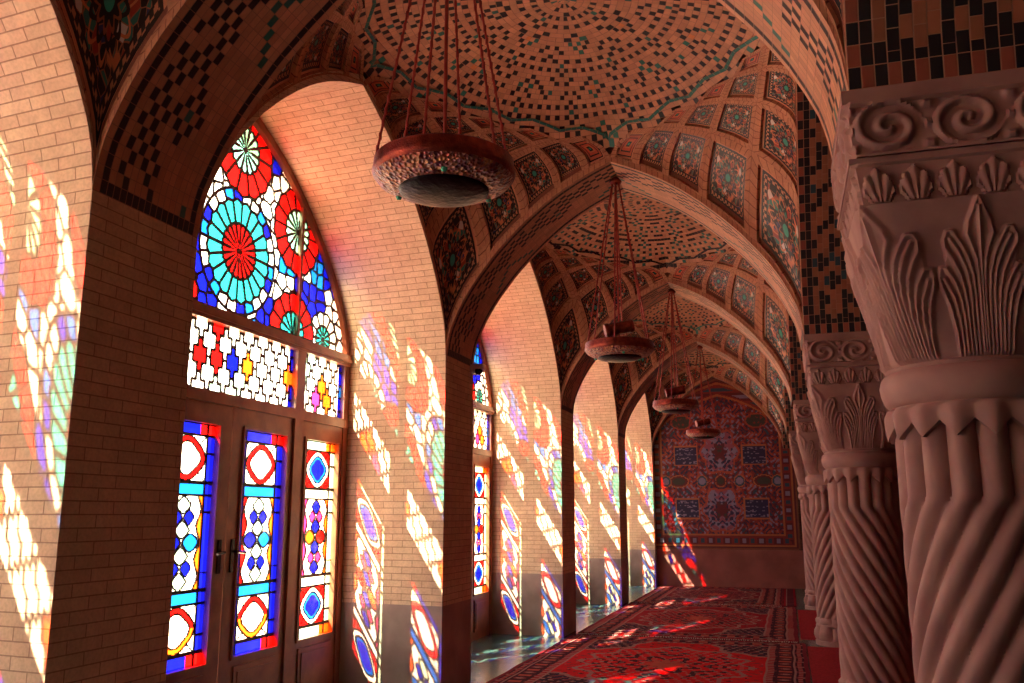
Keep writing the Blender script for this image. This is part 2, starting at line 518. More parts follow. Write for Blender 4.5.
# ---- arcade arches between the columns, with upright glazed bricks
for k in range(0, 5):
    y0, y1 = pier_y(k) + TH, pier_y(k + 1)
    mb = MB()
    pts, L = profile(y0, y1, HW, 34)
    tilesoffit(mb, pts, lambda p: (xr(p[0]), p[0], p[1]), lambda p: (xr(p[0]) + .78, p[0], p[1]), 18, lambda i, j: steps(i, j, 18), stagger=True)
    for i in range(len(pts) - 1):
        for sgn, dx in ((0, 0), (1, .78)):
            a, b = pts[i], pts[i + 1]
            mb.face([(xr(a[0]) + dx, a[0], a[1]), (xr(b[0]) + dx, b[0], b[1]), (xr(b[0]) + dx, b[0], b[1] + .06 if sgn == 0 else ZR), (xr(a[0]) + dx, a[0], a[1] + .06 if sgn == 0 else ZR)],
                    [(a[0], a[1]), (b[0], b[1]), (b[0], b[1] + .1), (a[0], a[1] + .1)], BR, 1)
            if sgn == 0:
                mb.face([(xr(a[0]) - .004, a[0], a[1] + .06), (xr(b[0]) - .004, b[0], b[1] + .06), (xr(b[0]) - .004, b[0], ZR), (xr(a[0]) - .004, a[0], ZR)], None, BR, 1)
    # block over the next column, closing arcade and transverse arch to the roof
    yb = pier_y(k + 1); ye2 = yb + TH if k < 4 else YE
    x0 = xr(yb)
    mb.box(x0 + .78 - .005, x0 + .78, yb, ye2, ZS, ZR, 1)
    mb.box(x0 + .01, x0 + .78, yb + .01, ye2 - .01, ZS + .4, ZR, 1)
    o = mb.build('beam_%d' % (k + 11), [M['tile'], M['rib']], weld=False)
    tag(o, 'arcade arch between columns, soffit of upright black bricks, number %d from the viewer' % (k + 1), 'arch', kind='structure')

# ---- vaults : coffered net below, tiled dome above
XI = np.array([0, .25, .49, .69, .85, 1.0])
CV = .62
def vz(u, v):
    """height over the plan point, u and v run 0..1 from the corner to the middle"""
    u = np.clip(u, 0, 1); v = np.clip(v, 0, 1)
    su = np.clip(v * 2.5, 0, 1); sv = np.clip(u * 2.5, 0, 1)
    su = su * su * (3 - 2 * su); sv = sv * sv * (3 - 2 * sv)
    a = (A(u) * (1 - su) + Asm(u) * su) * HT / 1.72
    b = (A(v) * (1 - sv) + Asm(v) * sv) * HW / 1.72
    s = a + b - .33 * a * b
    f = np.where(s < .9, s, .9 + .46 * (1 - np.exp(-(s - .9) / .46)))
    return ZS + .055 + 1.72 * f
def XF(s):
    return XI[1] * s ** 1.6 if s < 1 else float(np.interp(s, range(6), XI))
def XG(X):
    return (X / XI[1]) ** (1 / 1.6) if X < XI[1] else float(np.interp(X, XI, range(6)))
def netinv(u, v):
    c = CV
    B = 1 - c * v + c * u
    D = B * B - 4 * c * u
    D = np.where(D < 0, np.nan, D)
    X = (B - np.sqrt(D)) / (2 * c)
    Y = v / (1 - c * X)
    return X, Y

def domecol(k, i, j, nr):
    """glazed squares of the dome; i runs around, j outward"""
    P = 12
    a = (i + P // 2) % P - P // 2; b = (j + 5) % 10 - 5
    if k % 2 == 1:
        a, b = abs(a), abs(b)
        if (a, b) == (0, 0): return OR if (i // P) % 2 else TE
        if (a, b) in ((1, 1), (0, 2), (2, 0)): return TE if (i // P + j // 10) % 3 == 0 else BK
        a2, b2 = abs(a - 6), abs(b - 5)
        if (a2, b2) in ((1, 1), (0, 2)): return BK
        if (a2, b2) == (0, 0): return TE
        if (a, b) in ((4, 2), (3, 4), (5, 1), (1, 4)): return BK
        return brickcol(i, j)
    a, b = abs(a), abs(b)
    if b <= 2 and a <= 3 - b and (j % 2 == 0 or b == 0): return BK
    if (a, b) in ((0, 4), (6, 1), (6, 3), (4, 4), (5, 2)): return TE
    if (a, b) in ((4, 2), (2, 4), (6, 5), (5, 0)): return BK
    return brickcol(i, j)

for k in range(0, 5):
    y0, y1 = pier_y(k) + TH, pier_y(k + 1)
    yc = (y0 + y1) / 2
    root = empty('ceiling_%d' % (k + 1), (0, 0, 0))
    tag(root, 'vault over the aisle, bay %d from the viewer: coffered brick net rising to a tiled dome' % (k + 1), 'vault', kind='structure')
    def plan(u, v, qx, qy):
        """quadrant corner qx,qy in (0,1)"""
        tx = u / 2 if qx == 0 else 1 - u / 2
        y = y0 + v * (yc - y0) if qy == 0 else y1 - v * (y1 - yc)
        return XL + tx * (xr(y) - XL), y
    def P3(si, sj, qx, qy, depth=0.0):
        X = XF(si); Y = XF(sj)
        u = X * (1 - CV * Y); v = Y * (1 - CV * X)
        x, y = plan(u, v, qx, qy)
        z = float(vz(u, v))
        c = Vector((XL / 2 + xr(yc) / 2, yc, 1.3))
        p = Vector((x, y, z))
        return p + (p - c).normalized() * depth
    rib = MB(); pan = MB()
    ns = 6
    for qx in (0, 1):
        for qy in (0, 1):
            for i in range(5):
                for j in range(5 - i):
                    small = (i + j == 4)
                    dp = .022 if small else .03
                    def q3(a, b, d, i=i, j=j): return P3(i + a, j + b, qx, qy, d)
                    e = .10 if (i + j) < 4 else .18
                    ea = .05 if i == 0 else e; eb = .05 if j == 0 else e       # thinner ribs where the net meets an arch
                    def loop(lo_a, hi_a, lo_b, hi_b, d):
                        pts = []
                        for t in range(ns): pts.append((lo_a + (hi_a - lo_a) * t / ns, lo_b))
                        for t in range(ns): pts.append((hi_a, lo_b + (hi_b - lo_b) * t / ns))
                        for t in range(ns): pts.append((hi_a - (hi_a - lo_a) * t / ns, hi_b))
                        for t in range(ns): pts.append((lo_a, hi_b - (hi_b - lo_b) * t / ns))
                        return [q3(a, b, d) for a, b in pts]
                    g = .012
                    L0 = loop(0, 1, 0, 1, 0); L1 = loop(ea, 1 - e, eb, 1 - e, 0); L2 = loop(ea + g, 1 - e - g, eb + g, 1 - e - g, dp)
                    m_ = len(L0)
                    for t in range(m_):
                        t2 = (t + 1) % m_
                        u0 = t * .06
                        rib.face([L0[t], L0[t2], L1[t2], L1[t]], [(0, u0), (0, u0 + .06), (.05, u0 + .06), (.05, u0)])
                        rib.face([L1[t], L1[t2], L2[t2], L2[t]], [(0, u0), (0, u0 + .06), (.04, u0 + .06), (.04, u0)])
                    G = [[q3(ea + g + (1 - e - ea - 2 * g) * a / ns, eb + g + (1 - e - eb - 2 * g) * b / ns, dp) for b in range(ns + 1)] for a in range(ns + 1)]
                    pan.grid(G, lambda a, b: (a / ns, b / ns), mi=1 if small else 0)
    rib.build('rib_net', M['rib'], root)
    pan.build('coffer_mosaic', [M['mosaic'], M['mosaic_small']], root, smooth=True)
    # dome
    nr = 34
    dm = MB()
    for j in range(nr):
        f_ = (j + .5) / nr
        nth = 192 if f_ > .62 else 144 if f_ > .44 else 96 if f_ > .28 else 48 if f_ > .12 else 24
        def dpt(i, j):
            th = 2 * PI * i / nth; rr = j / nr * 1.05
            return rr * math.cos(th), rr * math.sin(th)
        for i in range(nth):
            cen = dpt(i + .5, j + .5)
            if abs(cen[0]) > 1.04 or abs(cen[1]) > 1.04: continue
            cen = (max(-1, min(1, cen[0])), max(-1, min(1, cen[1])))
            u, v = 1 - abs(cen[0]), 1 - abs(cen[1])
            X, Y = netinv(u, v)
            if not np.isnan(X) and X < 1 and Y < 1:
                if math.floor(XG(X) + .10) + math.floor(XG(Y) + .10) < 5: continue
            colr = domecol(k, i, j, nr)
            cs = []
            for (a, b) in ((i, j), (i + 1, j), (i + 1, j + 1), (i, j + 1)):
                du, dv = dpt(a, b)
                du = max(-1, min(1, du)); dv = max(-1, min(1, dv))
                x, y = plan(1 - abs(du), 1 - abs(dv), 0 if du < 0 else 1, 0 if dv < 0 else 1)
                cs.append((x, y, float(vz(1 - abs(du), 1 - abs(dv))) + .008))
            odd = (i + j) % 2 if colr not in (BK, TE, OR) else None
            uu = (0, 1) if odd is None else ((0, .5) if odd == 0 else (.5, 1))
            dm.face(cs, [(uu[0], 0), (uu[1], 0), (uu[1], 1), (uu[0], 1)], colr)
    # thin glazed line that follows the net's zigzag top
    for qx in (0, 1):
        for qy in (0, 1):
            path = []
            for i in range(0, 5): path += [(i, 5 - i), (i + 1, 5 - i)]
            path.append((5, 0))
            P2 = []
            for si, sj in path:
                X, Y = XF(si), XF(sj)
                P2.append((X * (1 - CV * Y), Y * (1 - CV * X)))
            for (a, b) in zip(P2[:-1], P2[1:]):
                for t in range(4):
                    q_ = []
                    for tt, off in ((t / 4, .026), ((t + 1) / 4, .026), ((t + 1) / 4, .037), (t / 4, .037)):
                        u = a[0] + (b[0] - a[0]) * tt; v = a[1] + (b[1] - a[1]) * tt
                        u2 = min(1, u + off * (1.25 - .5 * u)); v2 = min(1, v + off * (1.25 - .5 * v))
                        x, y = plan(u2, v2, qx, qy)
                        q_.append((x, y, float(vz(u2, v2)) - .004))
                    dm.face(q_, [(0, 0), (1, 0), (1, 1), (0, 1)], TE if k % 2 else BK)
    dm.build('tiled_dome', M['tile'], root, smooth=False, weld=False)

# ---- roof, end wall, back wall, right side
mb = MB(); mb.box(XO - .3, XRR + .2, pier_y(KMIN) - .3, YE + .4, ZR, ZR + .2)
tag(mb.build('ceiling', M['plaster']), 'dull brick roof slab above the vaults', 'ceiling', kind='structure')
mb = MB()
quadv(mb, (XO, YE), (XRR, YE), FL, -.79, 0, 1)
quadv(mb, (XO, YE), (XRR, YE), -.79, ZR, 0, 0)
quadv(mb, (XO, YE + .3), (XRR, YE + .3), FL, ZR, 0, 0)
tag(mb.build('wall_back', [M['plaster'], M['red_stone']]), 'end wall of the aisle with a plain dark red stone dado', 'wall', kind='structure')
mb = MB(); mb.box(XO, XRR, pier_y(KMIN) - .25, pier_y(KMIN), FL, ZR)
tag(mb.build('wall_front', M['plaster']), 'brick wall behind the viewpoint', 'wall', kind='structure')
mb = MB(); mb.box(XRR, XRR + .2, pier_y(KMIN), YE + .3, FL, ZR)
tag(mb.build('wall_right', M['plaster']), 'shadowed brick wall beyond the columns', 'wall', kind='structure')
mb = MB(); mb.box(XL, XRR, pier_y(-1), pier_y(0) + .0, 3.3, 3.4); mb.box(1.0, XRR, pier_y(0), YE, 3.45, 3.55)
tag(mb.build('ceiling_7', M['plaster']), 'dull flat brick ceiling over the dark side aisle', 'ceiling', kind='structure')
# carved slab joint on the end dado
mb = MB(); mb.box(-2.0, -1.965, YE - .012, YE - .001, FL, -.80); mb.box(XL, .3, YE - .03, YE - .001, -.83, -.78)
tag(mb.build('trim_1', M['red_stone']), 'raised stone joint and ledge of the end wall dado', 'trim', kind='structure')

# ================================================================== WINDOWS
GLASS = [(.002, .001, .001), (.44, .41, .34), (.34, .0015, .0012), (.0012, .0022, .20), (.006, .16, .14), (.002, .055, .26), (.11, .27, .19), (.36, .045, .002), (.24, .34, .24), (.28, .010, .06)]
LEAD, W_, R_, B_, T_, S_, G_, O_, PG, PK = range(10)
LW = .0115
def rosette(C, Y, Z, cy_, cz, r1, r2, cin, cout, n, lead=LW, core=.025):
    dy = Y - cy_; dz = Z - cz; r = np.hypot(dy, dz); th = np.arctan2(dz, dy)
    s = 2 * PI / n
    t = (th / s) - np.floor(th / s)                 # 0..1 in a petal
    lob = r2 * (1 - .05 * np.abs(np.cos(t * PI)))
    lob1 = r1 * (1 - .16 * (2 * np.abs(t - .5)) ** 2)
    inside = r < lob
    C[inside] = cout
    C[r < lob1] = cin
    edge = np.minimum(t, 1 - t) * s * r
    C[inside & (edge < np.minimum(lead, .24 * s * r))] = LEAD
    C[(np.abs(r - lob1) < lead)] = LEAD
    C[(np.abs(r - lob) < lead)] = LEAD
    C[r < core] = LEAD
    return inside
def lunette(Y, Z):
    """field of small mixed panes, then the rosettes; Y from the window's middle"""
    C = np.full(Y.shape, W_, int)
    # background: straight-edged little panes
    g = .135
    gy, gz = Y / g, (Z - 1.5) / g
    bi, bj = np.floor(gy), np.floor(gz)
    d1 = np.full(Y.shape, 9.); d2 = np.full(Y.shape, 9.); idc = np.zeros(Y.shape)
    for di in (-1, 0, 1):
        for dj in (-1, 0, 1):
            ci, cj = bi + di, bj + dj
            px = ci + .5 + (hash2(ci, cj, 1) - .5) * .7; pz = cj + .5 + (hash2(ci, cj, 2) - .5) * .7
            d = np.hypot(gy - px, gz - pz)
            nearer = d < d1
            d2 = np.where(nearer, d1, np.minimum(d2, d))
            idc = np.where(nearer, hash2(np.floor(ci / 2) , np.floor(cj / 2), 3), idc)
            d1 = np.where(nearer, d, d1)
    C[:] = np.where(idc < .36, B_, np.where(idc < .66, W_, np.where(idc < .84, S_, W_)))
    C[(d2 - d1) * g < LW * 1.5] = LEAD
    # arcs joining the rosettes, white panes on either side
    for cy0, cz0, rad in ((0, 2.03, .50),):
        r = np.hypot(Y - cy0, Z - cz0); th = np.arctan2(Z - cz0, Y - cy0)
        s = 2 * PI / 24; t = th / s - np.floor(th / s)
        band = (r > .40) & (r < rad)
        sec = np.floor(th / s).astype(int)
        C[band] = np.where(sec % 4 < 2, W_, np.where(sec % 4 == 2, B_, S_))[band]
        C[band & (np.minimum(t, 1 - t) * s * r < LW)] = LEAD
        C[np.abs(r - rad) < LW] = LEAD
    for sg in (-1, 1):
        rosette(C, Y, Z, sg * 1.36, 1.58, .13, .26, T_, W_, 12)
        rosette(C, Y, Z, sg * .84, 2.45, .20, .385, G_, R_, 14)
        rosette(C, Y, Z, sg * .83, 1.53, .20, .37, T_, R_, 14)
        # green fan on the outer half of the side rosette
    rosette(C, Y, Z, 0, 2.88, .20, .40, G_, R_, 14)
    rosette(C, Y, Z, 0, 2.03, .225, .42, R_, T_, 20)
    return C
def quatre(Y, Z, y0, z0, seed, picks):
    """interlocking four-lobed panes"""
    gw, gh = .20, .245
    yy = (Y - y0) / gw; zz = (Z - z0) / gh
    p, q_ = yy + zz, yy - zz
    p2 = p - .09 * np.sin(4 * PI * q_); q2 = q_ - .09 * np.sin(4 * PI * p)
    gi, gj = np.round(p2), np.round(q2)
    e = np.minimum(.5 - np.abs(p2 - gi), .5 - np.abs(q2 - gj))
    h = hash2(gi, gj, seed)
    out = np.where(h < .80, W_, np.where(h < .965, PG, np.where(h < .98, R_, O_)))
    out = np.where(e < .078, LEAD, out)
    for (cy0, col) in picks:                    # single coloured panes
        a_, b_ = (cy0 - y0) / gw + (1.14 - z0) / gh, (cy0 - y0) / gw - (1.14 - z0) / gh
        k_ = (gi == round(a_ - .09 * math.sin(4 * PI * b_))) & (gj == round(b_ - .09 * math.sin(4 * PI * a_))) & (out != LEAD)
        out[k_] = col
    return out
def grid_light(half):
    def fn(Y, Z):
        C = quatre(Y, Z, -.80, .895, 4, ((-.20, R_), (0, B_), (.20, O_), (.78, O_), (-.78, O_)))
        mid = Z - 1.14
        e = (half - np.abs(Y)) < .05
        C[e & (C != LEAD)] = np.where(np.abs(mid) < .07, O_, B_)[e & (C != LEAD)]
        return C
    return fn
def small_light(y0, y1):
    def fn(Y, Z):
        C = quatre(Y, Z, y0, .895, 9, ((y0 + .3, PK), (y0 + .5, O_)))
        m = (y0 + y1) / 2; mid = Z - 1.14
        e = (np.minimum(Y - y0, y1 - Y) < .05) & (C != LEAD)
        C[e] = np.where(np.abs(mid) < .06, S_, B_)[e]
        return C
    return fn
def leaf_panel(y0, y1, z0, z1, side):
    """the tall glass of a leaf: bars, two medallions and a long centre"""
    def fn(Y, Z):
        cy_ = (y0 + y1) / 2; hw = (y1 - y0) / 2
        a = (Y - cy_); z = (z1 - Z)                     # from the top
        H = z1 - z0
        bar, bs, ed, cor = (B_, S_, B_, R_) if not side else (PG, W_, PG, O_)
        C = np.full(Y.shape, W_, int)
        sw = .085                                       # side strips
        inn = np.abs(a) < hw - sw
        C[~inn] = ed
        def line(cond): C[cond] = LEAD
        rows = [(0, .085, 'bar'), (.085, .42, 'med'), (.42, .51, 'bar'), (.51, 1.17, 'long'), (1.17, 1.26, 'bar'), (1.26, 1.585, 'med'), (1.585, H, 'bar')]
        iw = hw - sw
        for (a0, a1, kd) in rows:
            m_ = (z >= a0) & (z < a1) & inn
            c0 = (a0 + a1) / 2; hh = (a1 - a0) / 2
            dz = (z - c0)
            if kd == 'bar':
                C[m_] = bs if side or (.4 < a0 < 1.3) else bar
                if a0 == 0 or a1 == H:
                    m2 = (z >= a0) & (z < a1)
                    C[m2] = bar
                    C[m2 & (a > hw * .45)] = cor
            elif kd == 'med':
                r = np.hypot(a / (iw * .94), dz / (hh * .94))
                r4 = r - .05 * np.cos(4 * np.arctan2(dz / hh, a / iw))
                C[m_] = R_ if side else W_
                C[m_ & (r4 < .95)] = W_ if side else R_
                if not side: C[m_ & (r4 < .95) & (dz > 0)] = O_ if a0 > 1 else R_
                C[m_ & (r4 < .70)] = S_ if side else (G_ if a0 < 1 and False else W_)
                if side: C[m_ & (r4 < .55)] = B_
                line(m_ & (np.abs(r4 - .95) < .035)); line(m_ & (np.abs(r4 - .70) < .035))
                line(m_ & (r4 > .95) & (np.abs(np.abs(a) / iw - np.abs(dz) / hh) < .03))
            else:
                C[m_] = W_
                wav = iw * (.80 + .10 * np.cos(dz / hh * 9))
                C[m_ & (np.abs(a) > wav)] = R_ if not side else PK
                C[m_ & (a > wav)] = O_ if not side else O_
                line(m_ & (np.abs(np.abs(a) - wav) < .008))
                d0, d1 = (W_, PG) if not side else (S_, W_)
                def shape(cx, cz, rx, rz, col, po=1.0):
                    v = (np.abs((a - cx * iw) / (rx * iw)) ** po + np.abs((dz / hh - cz) / rz) ** po) ** (1 / po)
                    C[m_ & (v < 1)] = col
                    line(m_ & (np.abs(v - 1) < .10 / (1 + rz * 3) + .04))
                for sg in (-1, 1):
                    shape(sg * .45, 0, .40, .19, (B_ if sg < 0 else S_) if not side else (O_ if sg < 0 else R_), 1.5)
                    for cz in (-.53, .53):
                        shape(sg * .30, cz, .26, .16, B_ if not side else PK, 1.3)
                for i_, cz in enumerate((-.79, -.27, .27, .79)):
                    shape(0, cz, .36, .185, PG if not side else B_, 1.25)
            line((np.abs(z - a0) < .010) & (np.abs(a) < hw))
        line(np.abs(np.abs(a) - (hw - sw)) < .009)
        line((np.abs(a) > hw - sw) & (np.abs((z % .42) - .21) < .008))
        return C
    return fn

# window built about its own middle (y = 0), glazing plane x = 0
def glaze(name, y0, y1, z0, z1, fn, parent, res, mask=None):
    ye, ze, C = raster(None, y0, y1, z0, z1, res, fn, None)
    if mask is not None:
        Yg, Zg = np.meshgrid((ye[1:] + ye[:-1]) / 2, (ze[1:] + ze[:-1]) / 2)
        C = np.where(mask(Yg, Zg), C, -1)
    g = MB(); emit(g, ye, ze, C, lambda y, z: (0, y, z), lambda c: c >= 0, GLASS)
    go = g.build(name, M['glass'], parent, weld=False)
    l_ = MB()
    pal = GLASS
    for r in range(C.shape[0]):
        row = C[r] == 0
        d_ = np.flatnonzero(np.diff(np.concatenate(([0], row.astype(int), [0]))))
        for a, b in zip(d_[::2], d_[1::2]):
            for xx in (.004,):
                l_.face([(xx, ye[a], ze[r]), (xx, ye[b], ze[r]), (xx, ye[b], ze[r + 1]), (xx, ye[a], ze[r + 1])], col=(.05, .03, .03))
            l_.face([(-.006, ye[a], ze[r]), (-.006, ye[a], ze[r + 1]), (-.006, ye[b], ze[r + 1]), (-.006, ye[b], ze[r])], col=(.05, .03, .03))
    return go, l_

HALF = (PER - TH + (SP1 - SP0)) / 2            # 1.835
def arch_in(Y, Z, inset=0.0):
    u = 1 - np.abs(Y) / (HALF - inset)
    return (u > 0) & (Z < ZS + A(np.clip(u, 0, 1)) * (HW - inset * .7))

proto = empty('window_1', (0, 0, 0))
# outer frame : posts, transoms and the curved head
fr = MB()
D0, D1 = -.045, .045
pts, _ = profile(-HALF, HALF, HW, 26)
ins = .075
pin, _ = profile(-HALF + ins, HALF - ins, HW - ins * 1.1, 26)
for i in range(len(pts) - 1):
    a, b, c, d = pts[i], pts[i + 1], pin[i + 1], pin[i]
    for x in (D0, D1): fr.face([(x, *a), (x, *b), (x, *c), (x, *d)], [(0, 0)] * 4)
    fr.face([(D0, *d), (D0, *c), (D1, *c), (D1, *d)], [(0, 0)] * 4)
    # raised inner moulding
    e_ = [(p[0] * (1 - .012), ZS + (p[1] - ZS) * (1 - .012)) for p in (d, c)]
    fr.face([(D1, *d), (D1, *c), (D1 - .03, *e_[1]), (D1 - .03, *e_[0])], [(0, 0)] * 4)
for sg in (-1, 1):
    fr.box(D0, D1, *sorted((sg * HALF, sg * (HALF - .10))), FL, ZS + .03)
    fr.box(D0, D1 + .01, *sorted((sg * .86, sg * .995)), FL, 1.42)
fr.box(D0, D1 + .02, -HALF + .02, HALF - .02, 1.395, 1.50)
fr.box(D0, D1 + .035, -HALF + .02, HALF - .02, 1.425, 1.455)
fr.box(D0, D1 + .01, -HALF + .02, HALF - .02, .80, .885)
fr.build('window_frame', M['wood'], proto, weld=False)
mu = MB()
for sg in (-1, 1): mu.box(D0 + .01, D1 - .01, *sorted((sg * .86, sg * .90)), 1.49, ZS + float(A(1 - .88 / HALF)) * HW - .05)
mu.build('mullion', M['wood'], proto, weld=False)
go, ll = glaze('lunette_glass', -HALF + .05, HALF - .05, 1.49, ZS + HW - .05, lunette, proto, .0085, lambda Y, Z: arch_in(Y, Z, .06))
ll.build('lead_came', M['lead'], go, weld=False)
go, ll = glaze('transom_light', -.86, .86, .885, 1.395, grid_light(.86), proto, .0085); ll.build('lead_came', M['lead'], go, weld=False)
for (a, b) in ((.98, 1.735), (-1.735, -.98)):
    go, ll = glaze('transom_light', a, b, .885, 1.395, small_light(a, b), proto, .0085); ll.build('lead_came', M['lead'], go, weld=False)
# leaves
def leaf(y0, y1, g0, g1, side, handle=None):
    lf = MB()
    zt, zb = .80, FL
    gt, gb = .645, -1.03
    x0, x1 = -.03, .035
    lf.box(x0, x1, y0, g0, zb, zt); lf.box(x0, x1, g1, y1, zb, zt)
    lf.box(x0, x1, g0, g1, gt, zt); lf.box(x0, x1, g0, g1, zb, gb)
    # raised and sunk panel below the glass
    lf.box(x1, x1 + .012, g0 + .02, g1 - .02, zb + .10, gb - .07)
    lf.box(x1, x1 + .02, g0 + .06, g1 - .06, zb + .14, gb - .11)
    for (a, b, c, d) in ((g0 - .02, g0, gb - .02, gt + .02), (g1, g1 + .02, gb - .02, gt + .02), (g0, g1, gt, gt + .02), (g0, g1, gb - .02, gb)):
        lf.box(x1, x1 + .014, a, b, c, d)
    lo = lf.build('door_leaf', M['wood'], proto, weld=False)
    go, ll = glaze('leaded_glass', g0, g1, gb, gt, leaf_panel(g0, g1, gb, gt, side), lo, .0085)
    ll2 = ll.build('lead_came', M['lead'], lo, weld=False)
    if handle is not None:
        h = MB(); h.box(x1, x1 + .012, handle - .02, handle + .02, -.42, -.18)
        h.tube((x1, handle, -.27), (x1 + .06, handle, -.27), .009)
        h.tube((x1 + .06, handle - .005, -.27), (x1 + .06, handle + (.11 if handle > 0 else -.11) * .9, -.28), .010)
        h.build('door_handle', M['black'], lo, weld=False)
leaf(0.006, .86, .16, .765, False, .08)
leaf(-.86, -.006, -.765, -.16, False, -.08)
leaf(.995, HALF - .10, 1.075, 1.665, True)
leaf(-HALF + .10, -.995, -1.665, -1.075, True)
wn = {0: 'stained glass window beside the viewpoint, out of frame', 1: 'nearest stained glass window with red rosettes in the pointed head', 2: 'second stained glass window, seen as a narrow strip past the second pier', 3: 'third stained glass window, almost hidden behind its pier', 4: 'farthest stained glass window, hidden in the last niche', -1: 'stained glass window behind the viewpoint'}
first = True
for (k, y0, y1, w0, w1) in NB:
    o = proto if first else copy_tree(proto)
    first = False
    o.name = 'window_%d' % (k + 2)
    fr_ = (XL - XW) / (XL - XO)
    c = ((y0 + (w0 - y0) * fr_) + (y1 + (w1 - y1) * fr_)) / 2
    o.location = (XW, c, 0)
    tag(o, wn[k], 'window', kind='structure')
    # sky portal just outside the glazing: guides the sampling of daylight, gives no light of its own
    ld = bpy.data.lights.new('sky_portal', 'AREA'); ld.shape = 'RECTANGLE'; ld.size = 3.6; ld.size_y = 4.8
    ld.cycles.is_portal = True
    lo = bpy.data.objects.new('sky_portal', ld); COL.objects.link(lo)
    lo.location = (XO - .03, c, .8); lo.rotation_euler = (0, -PI / 2, 0)

# ================================================================== COLUMNS
NL = 16
RS = .27
def column_parts(parent, chir):
    seg = 256
    th = np.linspace(0, 2 * PI, seg + 1)
    def lobes(ph, amp=.034): return amp * (np.abs(np.cos(NL * ph / 2)) ** .75 - 1)
    # base: plain block, lobed foot and ring
    b = MB()
    rows = []
    for z, r, am in ((FL, .30, 0), (FL + .05, .30, 0), (FL + .06, .285, .0), (FL + .075, .30, .02), (FL + .12, .315, .05), (FL + .17, .31, .05), (FL + .21, .285, .03), (FL + .235, .285, .0), (FL + .25, .275, 0), (FL + .265, .285, .02), (FL + .30, .29, .03), (FL + .33, .265, .02)):
        rows.append([((r + am * (abs(math.cos(NL * t / 4)) ** .7 - 1)) * math.cos(t), (r + am * (abs(math.cos(NL * t / 4)) ** .7 - 1)) * math.sin(t), z) for t in th])
    b.grid(rows); b.build('base', M['column'], parent, smooth=True, ang=50)
    s = MB(); rows = []
    zt, z1, z0 = .30, .07, FL + .32
    for z in np.concatenate((np.linspace(z0, z1, 110), np.linspace(z1 + .02, zt, 6))):
        tw = 0 if z > z1 else (z1 - z) * 2.25 * chir
        if z1 - .05 < z <= z1: tw = (z1 - z) ** 2 / .05 * 2.25 * chir * 1.0
        elif z <= z1 - .05: tw = (z1 - z) * 2.25 * chir - 0.0
        rr = RS + lobes(th + tw)
        rows.append(np.stack([rr * np.cos(th), rr * np.sin(th), np.full_like(th, z)], 1))
    s.grid(rows); s.build('shaft', M['column'], parent, smooth=True, ang=60)
    # collar with pendant points
    c = MB(); rows = []
    tri = np.abs(((th * NL / (2 * PI)) + .5) % 1 - .5) * 2          # 0 at ridge
    tip = .255 + .055 * tri
    wav = .008 * np.cos(th * NL)
    for f_, r in ((0, .262), (0.001, .284), (.3, .290), (.75, .292), (1.0, .280)):
        z = tip + (.365 - tip) * f_
        rr = r + wav
        rows.append(np.stack([rr * np.cos(th), rr * np.sin(th), z], 1))
    c.grid(rows)
    c.lathe([(.28, .365), (.275, .372), (.283, .378), (.292, .39), (.302, .42), (.306, .45), (.300, .475), (.288, .49), (.280, .495), (.285, .505), (.27, .52)], 96)
    c.build('collar', M['column'], parent, smooth=True, ang=50)
    # bell with lotus relief
    nb, mt = 130, 512
    th = np.linspace(0, 2 * PI, mt + 1)
    z0, z1 = .50, 1.03
    lines = [
        [(.07, 0), (.07, .45), (.09, .60), (.17, .68), (.27, .76), (.24, .84), (.12, .91), (0, 1.0)],
        [(0, 0), (0, .62), (0, .93)],
        [(.17, 0), (.17, .40), (.20, .52), (.30, .63), (.44, .72), (.56, .79), (.68, .79), (.76, .74), (.74, .68), (.62, .62), (.48, .52), (.40, .40), (.37, .25), (.36, 0)],
        [(.265, 0), (.27, .40), (.33, .54), (.48, .66), (.64, .74)],
        [(.46, 0), (.47, .25), (.52, .38), (.62, .48), (.78, .56), (.90, .57), (.96, .52), (.90, .44), (.78, .33), (.70, .18), (.68, 0)],
        [(.57, 0), (.58, .22), (.66, .38), (.84, .50)],
    ]
    m_ = th / (PI / 4); loc = np.abs((m_ - np.round(m_)) * 2)
    T = np.linspace(0, 1, nb + 1)
    AX, TX = np.meshgrid(loc * .137, T * .53)
    D = np.full(AX.shape, 9.)
    for ln in lines:
        for (a0, t0), (a1, t1) in zip(ln[:-1], ln[1:]):
            p0 = np.array([a0 * .137, t0 * .53]); d_ = np.array([a1 * .137, t1 * .53]) - p0
            s_ = np.clip(((AX - p0[0]) * d_[0] + (TX - p0[1]) * d_[1]) / (d_ @ d_), 0, 1)
            D = np.minimum(D, np.hypot(AX - p0[0] - s_ * d_[0], TX - p0[1] - s_ * d_[1]))
    topl = np.interp(loc, [0, .1, .25, .45, .6, .76, .8, .92, 1.0], [1, .93, .80, .74, .79, .74, .57, .54, .45])
    fill = 1 / (1 + np.exp(-(topl[None, :] - T[:, None]) / .012))
    HH = .55 * fill + .75 * np.exp(-(D / .0065) ** 2)
    rows = []
    for it, t in enumerate(T):
        n = 2 + 9 * t ** 1.2
        a = .272 + .102 * t ** 1.35
        rr = a / (np.abs(np.cos(th)) ** n + np.abs(np.sin(th)) ** n) ** (1 / n)
        rr = rr + .016 * HH[it] * min(1, t / .04) * min(1, (1 - t) / .01 + .1)
        z = z0 + (z1 - z0) * t
        rows.append(np.stack([rr * np.cos(th), rr * np.sin(th), np.full_like(th, z)], 1))
    c = MB(); c.grid(rows); c.build('capital', M['column'], parent, smooth=True, ang=70)
    # abacus: fan leaf band, then scroll band, square in plan with slightly different half widths
    ab = MB()
    hw0 = .372
